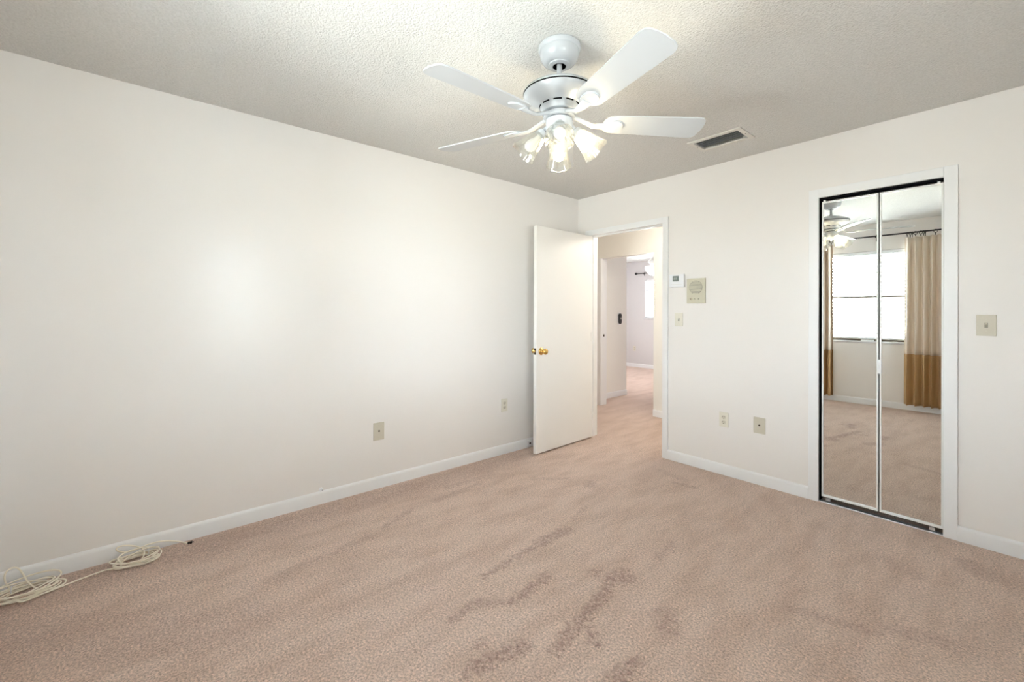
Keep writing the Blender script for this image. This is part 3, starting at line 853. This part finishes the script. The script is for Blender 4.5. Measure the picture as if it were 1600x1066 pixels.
# ------------------------------------------------------------------ coiled cable on the carpet
def coil(cx, cy, ry, rx, n, rot, seed, zr=0.004):
    rnd = random.Random(seed); pts = []
    ca, sa = cos(rot), sin(rot)
    for t in range(n):
        ox, oy = rnd.uniform(-.014, .014), rnd.uniform(-.022, .022); s = rnd.uniform(.78, 1.06); ph = rnd.uniform(-.25, .25)
        for k in range(22):
            a = 2 * pi * k / 22
            f = min(1, k / 6); 
            px = rx * s * cos(a + ph); py = ry * s * sin(a + ph)
            x = cx + ox + px * ca - py * sa; y = cy + oy + px * sa + py * ca
            z = zr + 0.0065 * t * (0.55 + 0.45 * sin(a + 1.7 * t)) + 0.004
            pts.append(Vector((max(0.021, x), y, z)))
    return pts
def smooth_path(pts, it=2):
    for _ in range(it):
        pts = [pts[0]] + [(pts[i - 1] + pts[i] * 2 + pts[i + 1]) / 4 for i in range(1, len(pts) - 1)] + [pts[-1]]
    return pts
def bez(p0, p1, p2, p3, n=14):
    p0, p1, p2, p3 = map(Vector, (p0, p1, p2, p3)); r = []
    for k in range(1, n + 1):
        t = k / n; r.append(p0 * (1 - t) ** 3 + p1 * 3 * t * (1 - t) ** 2 + p2 * 3 * t * t * (1 - t) + p3 * t ** 3)
    return r
path = []
# loop of the nearer coil leaning on the wall, then its coils
path += [Vector((0.05, -3.90, 0.010)), Vector((0.035, -3.94, 0.05)), Vector((0.022, -3.945, 0.10)), Vector((0.020, -3.90, 0.128)), Vector((0.020, -3.862, 0.105)), Vector((0.028, -3.858, 0.06)), Vector((0.05, -3.875, 0.02))]
c2 = coil(0.112, -3.842, 0.118, 0.066, 8, 0.10, 5)
path += c2
path += bez(c2[-1], c2[-1] + Vector((0.07, 0.0, 0)), (0.175, -3.82, 0.006), (0.150, -3.745, 0.0045), 12)
path += bez((0.150, -3.745, 0.0045), (0.125, -3.68, 0.0045), (0.105, -3.62, 0.0045), (0.105, -3.57, 0.008), 14)
c1 = coil(0.112, -3.478, 0.096, 0.060, 8, -0.06, 12)
path += c1
e1 = c1[-1]
path += bez(e1, e1 + Vector((0.0, 0.04, 0.01)), (0.05, -3.42, 0.02), (0.028, -3.46, 0.045), 8)
path += [Vector((0.0215, -3.50, 0.065)), Vector((0.0205, -3.545, 0.088)), Vector((0.0205, -3.572, 0.073)), Vector((0.0215, -3.565, 0.046)), Vector((0.027, -3.53, 0.026)), Vector((0.034, -3.49, 0.030))]
path += bez((0.034, -3.49, 0.030), (0.032, -3.45, 0.045), (0.030, -3.42, 0.048), (0.030, -3.38, 0.044), 8)
path += bez((0.030, -3.38, 0.044), (0.032, -3.33, 0.038), (0.046, -3.29, 0.014), (0.060, -3.262, 0.006), 10)
path = smooth_path(path, 3)
fine = []
for i in range(len(path) - 1):                   # round the bends
    q0, q1, q2, q3 = path[max(0, i - 1)], path[i], path[i + 1], path[min(len(path) - 1, i + 2)]
    for t in (0.0, 0.34, 0.67):
        fine.append(0.5 * ((2 * q1) + (q2 - q0) * t + (2 * q0 - 5 * q1 + 4 * q2 - q3) * t * t + (3 * q1 - q0 - 3 * q2 + q3) * t ** 3))
path = fine + [path[-1]]
cab = tag(empty('coiled_cable', (0.1, -3.6, 0)), 'cream cable in two loose coils on the carpet against the bare wall', 'cable')
inv = Vector((0.1, -3.6, 0))
bm = bmesh.new(); tube(bm, [p - inv for p in path], 0.0033, 8)
link('cord', bm, 'cable', cab, smooth=True, angle=80)
bm = bmesh.new()
mt = Matrix.Translation(Vector((0.060, -3.262, 0.0075)) - inv) @ Matrix.Rotation(radians(14), 4, 'Z').inverted()
box(bm, -0.0045, 0.0045, -0.003, 0.008, -0.0045, 0.0045, mat=mt, bev=0.001)
box(bm, -0.0055, 0.0055, 0.008, 0.018, -0.0055, 0.0055, mat=mt, bev=0.001)
box(bm, -0.0018, 0.0018, 0.018, 0.024, -0.0018, 0.0018, mat=mt)
link('plug', bm, 'blackmetal', cab)
for q in (c1[10], c2[12]):
    bm = bmesh.new()
    tube(bm, [Vector((q.x + 0.018 * cos(a), q.y, 0.018 + 0.016 * sin(a))) - inv for a in [2 * pi * k / 14 for k in range(14)]], 0.0016, 6, closed=True)
    link('tie', bm, 'whiteplastic', cab, smooth=True)

# ------------------------------------------------------------------ bedroom window (seen in the mirror)
YG = -D - 0.085
win = struct(empty('window_1', ((WX0 + WX1) / 2, -D, WZ0)), 'bedroom window behind white blinds, seen in the closet mirror', 'window')
def wl(x, y, z): return Vector((x, y, z)) - Vector(win.location)
def boxw(bm, par, x0, x1, y0, y1, z0, z1, **k):
    L_ = par.location; box(bm, x0 - L_.x, x1 - L_.x, y0 - L_.y, y1 - L_.y, z0 - L_.z, z1 - L_.z, **k)
def build_window(win, x0, x1, z0, z1, yg, rails, mull, fm='bronze'):
    bm = bmesh.new(); f = 0.035
    boxw(bm, win, x0, x0 + f, yg - .02, yg + .02, z0, z1); boxw(bm, win, x1 - f, x1, yg - .02, yg + .02, z0, z1)
    boxw(bm, win, x0, x1, yg - .02, yg + .02, z0, z0 + f); boxw(bm, win, x0, x1, yg - .02, yg + .02, z1 - f, z1)
    for z in rails: boxw(bm, win, x0, x1, yg - .015, yg + .015, z - .014, z + .014)
    for x in mull: boxw(bm, win, x - .012, x + .012, yg - .015, yg + .015, z0, z1)
    link('window_frame', bm, fm, win)
    bm = bmesh.new(); boxw(bm, win, x0 + f, x1 - f, yg - .002, yg + .002, z0 + f, z1 - f); link('pane', bm, 'pane', win)
build_window(win, WX0, WX1, WZ0, WZ1, YG, [1.46], [])
bm = bmesh.new(); boxw(bm, win, WX0 - 0.0, WX1 + 0.0, -D - 0.07, -D + 0.022, WZ0 - 0.022, WZ0 + 0.002, bev=0.003); link('window_sill', bm, 'marble', win)
bm = bmesh.new(); boxw(bm, win, 1.52, 1.66, -D - 0.006, -D + 0.010, WZ0 + 0.002, WZ0 + 0.022, bev=0.003); link('sash_lock', bm, 'whiteplastic', win)

def make_blind(name, x0, x1, ztop, zbot, y, label, pitch_, wid, tilt_, ladders, sgn):
    o = tag(empty(name, ((x0 + x1) / 2, y, ztop)), label, 'blind')
    hwid = (x1 - x0) / 2
    bm = bmesh.new(); box(bm, -hwid, hwid, -0.024, 0.024, -0.045, 0, bev=0.002); link('head_rail', bm, 'whiteplastic', o)
    bm = bmesh.new()
    n = int((ztop - 0.05 - zbot - 0.02) / pitch_)
    for k in range(n):
        z = -0.05 - (k + 0.6) * pitch_
        mt = Matrix.Translation((0, 0, z)) @ Matrix.Rotation(tilt_, 4, 'X')
        prof = [(-wid / 2, 0.0), (-wid / 4, 0.0018), (0, 0.0025), (wid / 4, 0.0018), (wid / 2, 0.0)]
        A = [[bm.verts.new(mt @ Vector((s * (hwid - .003), u, v + dz))) for u, v in prof] for s in (-1, 1) for dz in (0, 0.0025)]
        a0, a1, b0_, b1 = A
        for i in range(4):
            bm.faces.new((a0[i], a0[i + 1], b0_[i + 1], b0_[i])); bm.faces.new((a1[i], a1[i + 1], b1[i + 1], b1[i]))
            bm.faces.new((a0[i], a0[i + 1], a1[i + 1], a1[i])); bm.faces.new((b0_[i], b0_[i + 1], b1[i + 1], b1[i]))
        for i in (0, 4): bm.faces.new((a0[i], b0_[i], b1[i], a1[i]))
    link('slats', bm, 'slat', o, smooth=True, angle=50)
    bm = bmesh.new(); box(bm, -hwid, hwid, -0.020, 0.020, zbot - ztop, zbot - ztop + 0.022, bev=0.003); link('bottom_rail', bm, 'whiteplastic', o)
    for x in ladders:
        bm = bmesh.new()
        for dy in (-wid * .40, wid * .40): tube(bm, [(x - (x0 + x1) / 2, dy, -0.04), (x - (x0 + x1) / 2, dy, zbot - ztop + 0.01)], 0.0010, 5)
        link('ladder_cord', bm, 'whiteplastic', o)
    return o
make_blind('window_blind', WX0 + 0.008, WX1 - 0.008, WZ1 - 0.004, 0.893, -D - 0.030, 'white slatted blind on the bedroom window, seen in the mirror', 0.043, 0.050, radians(25), (1.26, 1.69, 2.12), 1)

# unseen side window, added to light the long bare wall
win3 = struct(empty('window_3_added', (W, (RY0 + RY1) / 2, WZ0), pi / 2), 'added unseen side window with white blinds on the right wall', 'window')
hw3 = (RY1 - RY0) / 2
def bxl(bm, x0, x1, y0, y1, z0, z1): box(bm, x0, x1, y0, y1, z0 - WZ0, z1 - WZ0)
bm = bmesh.new()
for a, b in ((-hw3, -hw3 + .035), (hw3 - .035, hw3)): bxl(bm, a, b, -.105, -.065, WZ0, WZ1)
for a, b in ((WZ0, WZ0 + .035), (1.446, 1.474), (WZ1 - .035, WZ1)): bxl(bm, -hw3 + .035, hw3 - .035, -.105, -.065, a, b)
link('window_frame', bm, 'bronze', win3)
bm = bmesh.new(); bxl(bm, -hw3 + .03, hw3 - .03, -.087, -.083, WZ0 + .03, WZ1 - .03); link('pane', bm, 'pane', win3)
bm = bmesh.new(); bxl(bm, -hw3, hw3, -.07, .022, WZ0 - .022, WZ0 + .002); link('window_sill', bm, 'marble', win3)
b3 = make_blind('window_blind', -hw3 + .008, hw3 - .008, WZ1 - 0.004, 0.893, 0, 'white slatted blind on the added side window of the right wall', 0.043, 0.050, radians(25), (-.18, .18), 1)
b3.location = (W + 0.030, (RY0 + RY1) / 2, WZ1 - 0.004); b3.rotation_euler = (0, 0, pi / 2)

# curtain rod, rings and curtains
RY, RZ = -D + 0.085, 2.262
rod = tag(empty('curtain_rod', (1.69, RY, RZ)), 'thin black curtain rod above the bedroom window', 'curtain rod')
bm = bmesh.new(); tube(bm, [(-0.70, 0, 0), (0.70, 0, 0)], 0.010, 14); link('pole', bm, 'blackmetal', rod, smooth=True, angle=60)
for s in (-1, 1):
    bm = bmesh.new(); lathe(bm, [(0.008, 0), (0.016, 0.006), (0.021, 0.02), (0.017, 0.034), (0.004, 0.042)], 18, mat=Matrix.Translation((s * 0.698, 0, 0)) @ Matrix.Rotation(s * pi / 2, 4, 'Y'))
    link('finial', bm, 'blackmetal', rod, smooth=True)
for x in (-0.635, 0.0, 0.635):
    bm = bmesh.new()
    box(bm, x - 0.008, x + 0.008, -0.085, -0.079, -0.06, 0.03)
    box(bm, x - 0.005, x + 0.005, -0.080, 0.0, -0.020, -0.010)
    tube(bm, [(x, 0.013 * cos(a), 0.013 * sin(a)) for a in [pi + pi * 1.15 * k / 10 for k in range(11)]], 0.005, 8)
    link('bracket', bm, 'blackmetal', rod)

def curtain(x0, x1, label, seed, nf):
    rnd = random.Random(seed)
    zt, zb, zs = 2.205, 0.078, 0.722
    o = tag(empty('curtain', ((x0 + x1) / 2, RY, zt)), label, 'curtain', 'curtains at the bedroom window')
    ph = [rnd.uniform(0, 6.28) for _ in range(4)]
    def P(u, z):
        t = (zt - z) / (zt - zb)
        spread = 1 + 0.05 * t
        x = (u - .5) * (x1 - x0) * spread
        amp = 0.046 + 0.008 * t
        w = 2 * pi * nf * (u + 0.025 * sin(5 * u + ph[0]))
        y = amp * sin(w + ph[1]) + 0.008 * sin(2.3 * w + ph[2] + 1.5 * t) + 0.006 * sin(3 * z + 9 * u)
        x += 0.010 * cos(w * 1.0 + ph[3]) * (0.5 + t * .5)
        return Vector((x, y, z - zt))
    def sheet(name, za, zb_, mat, rows):
        bm = bmesh.new(); nu = 130
        g = [[bm.verts.new(P(i / nu, za + (zb_ - za) * k / rows)) for i in range(nu + 1)] for k in range(rows + 1)]
        for k in range(rows):
            for i in range(nu): bm.faces.new((g[k][i], g[k][i + 1], g[k + 1][i + 1], g[k + 1][i]))
        s = link(name, bm, mat, o, smooth=True, angle=80)
        md = s.modifiers.new('thick', 'SOLIDIFY'); md.thickness = 0.0022; md.offset = 0
    sheet('upper_panel', zt, zs, 'canvas', 24); sheet('lower_band', zs, zb, 'tan', 12)
    return o, P
cr_, PR = curtain(1.975, 2.345, 'wide cream curtain with tan lower band, at the mirror\'s right edge', 3, 5.5)
cl_, PL = curtain(1.035, 1.222, 'narrow cream curtain with tan lower band, below the fan\'s reflection', 8, 3)
ring_xs = [2.003, 2.032, 2.052, 2.080, 2.130, 2.157, 2.172, 2.262, 1.06, 1.10, 1.13, 1.17, 1.205]
ring0 = None
for k, x in enumerate(ring_xs):
    if ring0 is None:
        r0_ = empty('curtain_ring', (x, RY, RZ))
        bm = bmesh.new(); tube(bm, [(0, 0.019 * cos(a), -0.010 + 0.020 * sin(a)) for a in [2 * pi * q / 24 for q in range(24)]], 0.0034, 8, closed=True)
        hoop = link('hoop', bm, 'blackmetal', r0_, smooth=True)
        bm = bmesh.new(); box(bm, -0.003, 0.003, -0.004, 0.004, -0.058, -0.028, bev=0.001); clip = link('clip', bm, 'blackmetal', r0_)
        ring0 = r0_; o = r0_
    else:
        o = ring0.copy(); COL.objects.link(o)
        for ch in (hoop, clip):
            c_ = ch.copy(); COL.objects.link(c_); c_.parent = o
        o.location = (x, RY, RZ)
    o.rotation_euler = (0, 0, (0.2, 0.5, -0.3, 1.1, 0.8, 0.2, -0.3, 1.0)[k % 8])
    side = 'wide' if x > 1.5 else 'narrow'
    tag(o, 'black curtain ring on the rod holding the %s cream curtain' % side, 'curtain ring', 'rings of the %s curtain' % side)

# ------------------------------------------------------------------ far room through the doorway
win2 = struct(empty('window_2', ((FX0 + FX1) / 2, FY, FZ0)), 'far room window with white blinds, seen through the doorway', 'window')
build_window(win2, FX0, FX1, FZ0, FZ1, FY + 0.085, [1.45, 1.74], [], 'whiteplastic')
bm = bmesh.new(); boxw(bm, win2, FX0 - 0.03, FX1 + 0.03, FY - 0.03, FY + 0.06, FZ0 - 0.03, FZ0 + 0.003, bev=0.003); link('window_sill', bm, 'marble', win2)
make_blind('window_blind', FX0 + 0.008, FX1 - 0.008, FZ1 - 0.004, FZ0 + 0.015, FY + 0.032, 'white slatted blind in the far room window beyond the hall', 0.043, 0.050, radians(-28), (FX0 + 0.09, FX1 - 0.1), -1)
rod2 = tag(empty('curtain_rod', (-2.0, FY - 0.07, 2.16)), 'dark curtain rod with a ball end in the far room', 'curtain rod')
bm = bmesh.new(); tube(bm, [(-0.72, 0, 0), (0.75, 0, 0)], 0.009, 12); link('pole', bm, 'blackmetal', rod2, smooth=True, angle=60)
bm = bmesh.new(); lathe(bm, [(0.008, 0), (0.02, 0.006), (0.03, 0.026), (0.024, 0.048), (0.004, 0.058)], 18, mat=Matrix.Translation((-0.715, 0, 0)) @ Matrix.Rotation(-pi / 2, 4, 'Y')); link('finial', bm, 'blackmetal', rod2, smooth=True)
bm = bmesh.new(); box(bm, -0.57, -0.555, -0.006, 0.07, -0.015, 0.0); box(bm, -0.572, -0.553, 0.062, 0.07, -0.05, 0.03); link('bracket', bm, 'blackmetal', rod2)
outlet('far', -2.825, 0.43, 'white outlet low on the grey far room wall')

# pendant bowl light of the far room
lp_ = tag(empty('pendant_light', (-1.32, 3.60, H)), 'glowing bowl light hanging from the far room ceiling', 'pendant light')
bm = bmesh.new()
r_ = lathe(bm, [(0.060, 0), (0.060, -0.015), (0.02, -0.035), (0.009, -0.036), (0.009, -0.17), (0.02, -0.172), (0.03, -0.18), (0.075, -0.215), (0.10, -0.245), (0.10, -0.262), (0.07, -0.275), (0.06, -0.315), (0.11, -0.335), (0.138, -0.345)], 36)
link('lamp_stem', bm, 'chrome', lp_, smooth=True, angle=35)
bm = bmesh.new()
lathe(bm, [(0.140, -0.335), (0.141, -0.352), (0.136, -0.385), (0.118, -0.425), (0.085, -0.465), (0.045, -0.490), (0.002, -0.497)], 36)
link('lamp_bowl', bm, 'bowl', lp_, smooth=True, angle=60)
point_light('far_lamp', (-1.32, 3.60, H - 0.60), 14.0, (0.95, 0.95, 1.0), 0.12)

# remote control in its holder
rm = tag(empty('remote_control', (SX, 2.042, 1.172)), 'black oval remote control in a white wall holder beyond the hall opening', 'remote control')
def capsule(hw_, hh_, n=12):
    pts = []
    for k in range(n + 1): a = pi * k / n; pts.append((hw_ * cos(a), hh_ - hw_ + hw_ * sin(a)))
    for k in range(n + 1): a = pi + pi * k / n; pts.append((hw_ * cos(a), -(hh_ - hw_) + hw_ * sin(a)))
    return pts
basis = Matrix(((0, 0, 1, 0), (1, 0, 0, 0), (0, 1, 0, 0), (0, 0, 0, 1)))
bm = bmesh.new(); prism(bm, capsule(0.047, 0.096), 0, 0.008, mat=basis); link('holder', bm, 'whiteplastic', rm)
bm = bmesh.new(); prism(bm, capsule(0.034, 0.080), 0.008, 0.024, mat=basis); hs_ = link('handset', bm, 'blackmetal', rm)
bm = bmesh.new(); prism(bm, [(0.010 + 0.009 * cos(2 * pi * k / 14), 0.004 + 0.012 * sin(2 * pi * k / 14)) for k in range(14)], 0.024, 0.027, mat=basis); link('button', bm, 'ivorydark', hs_)
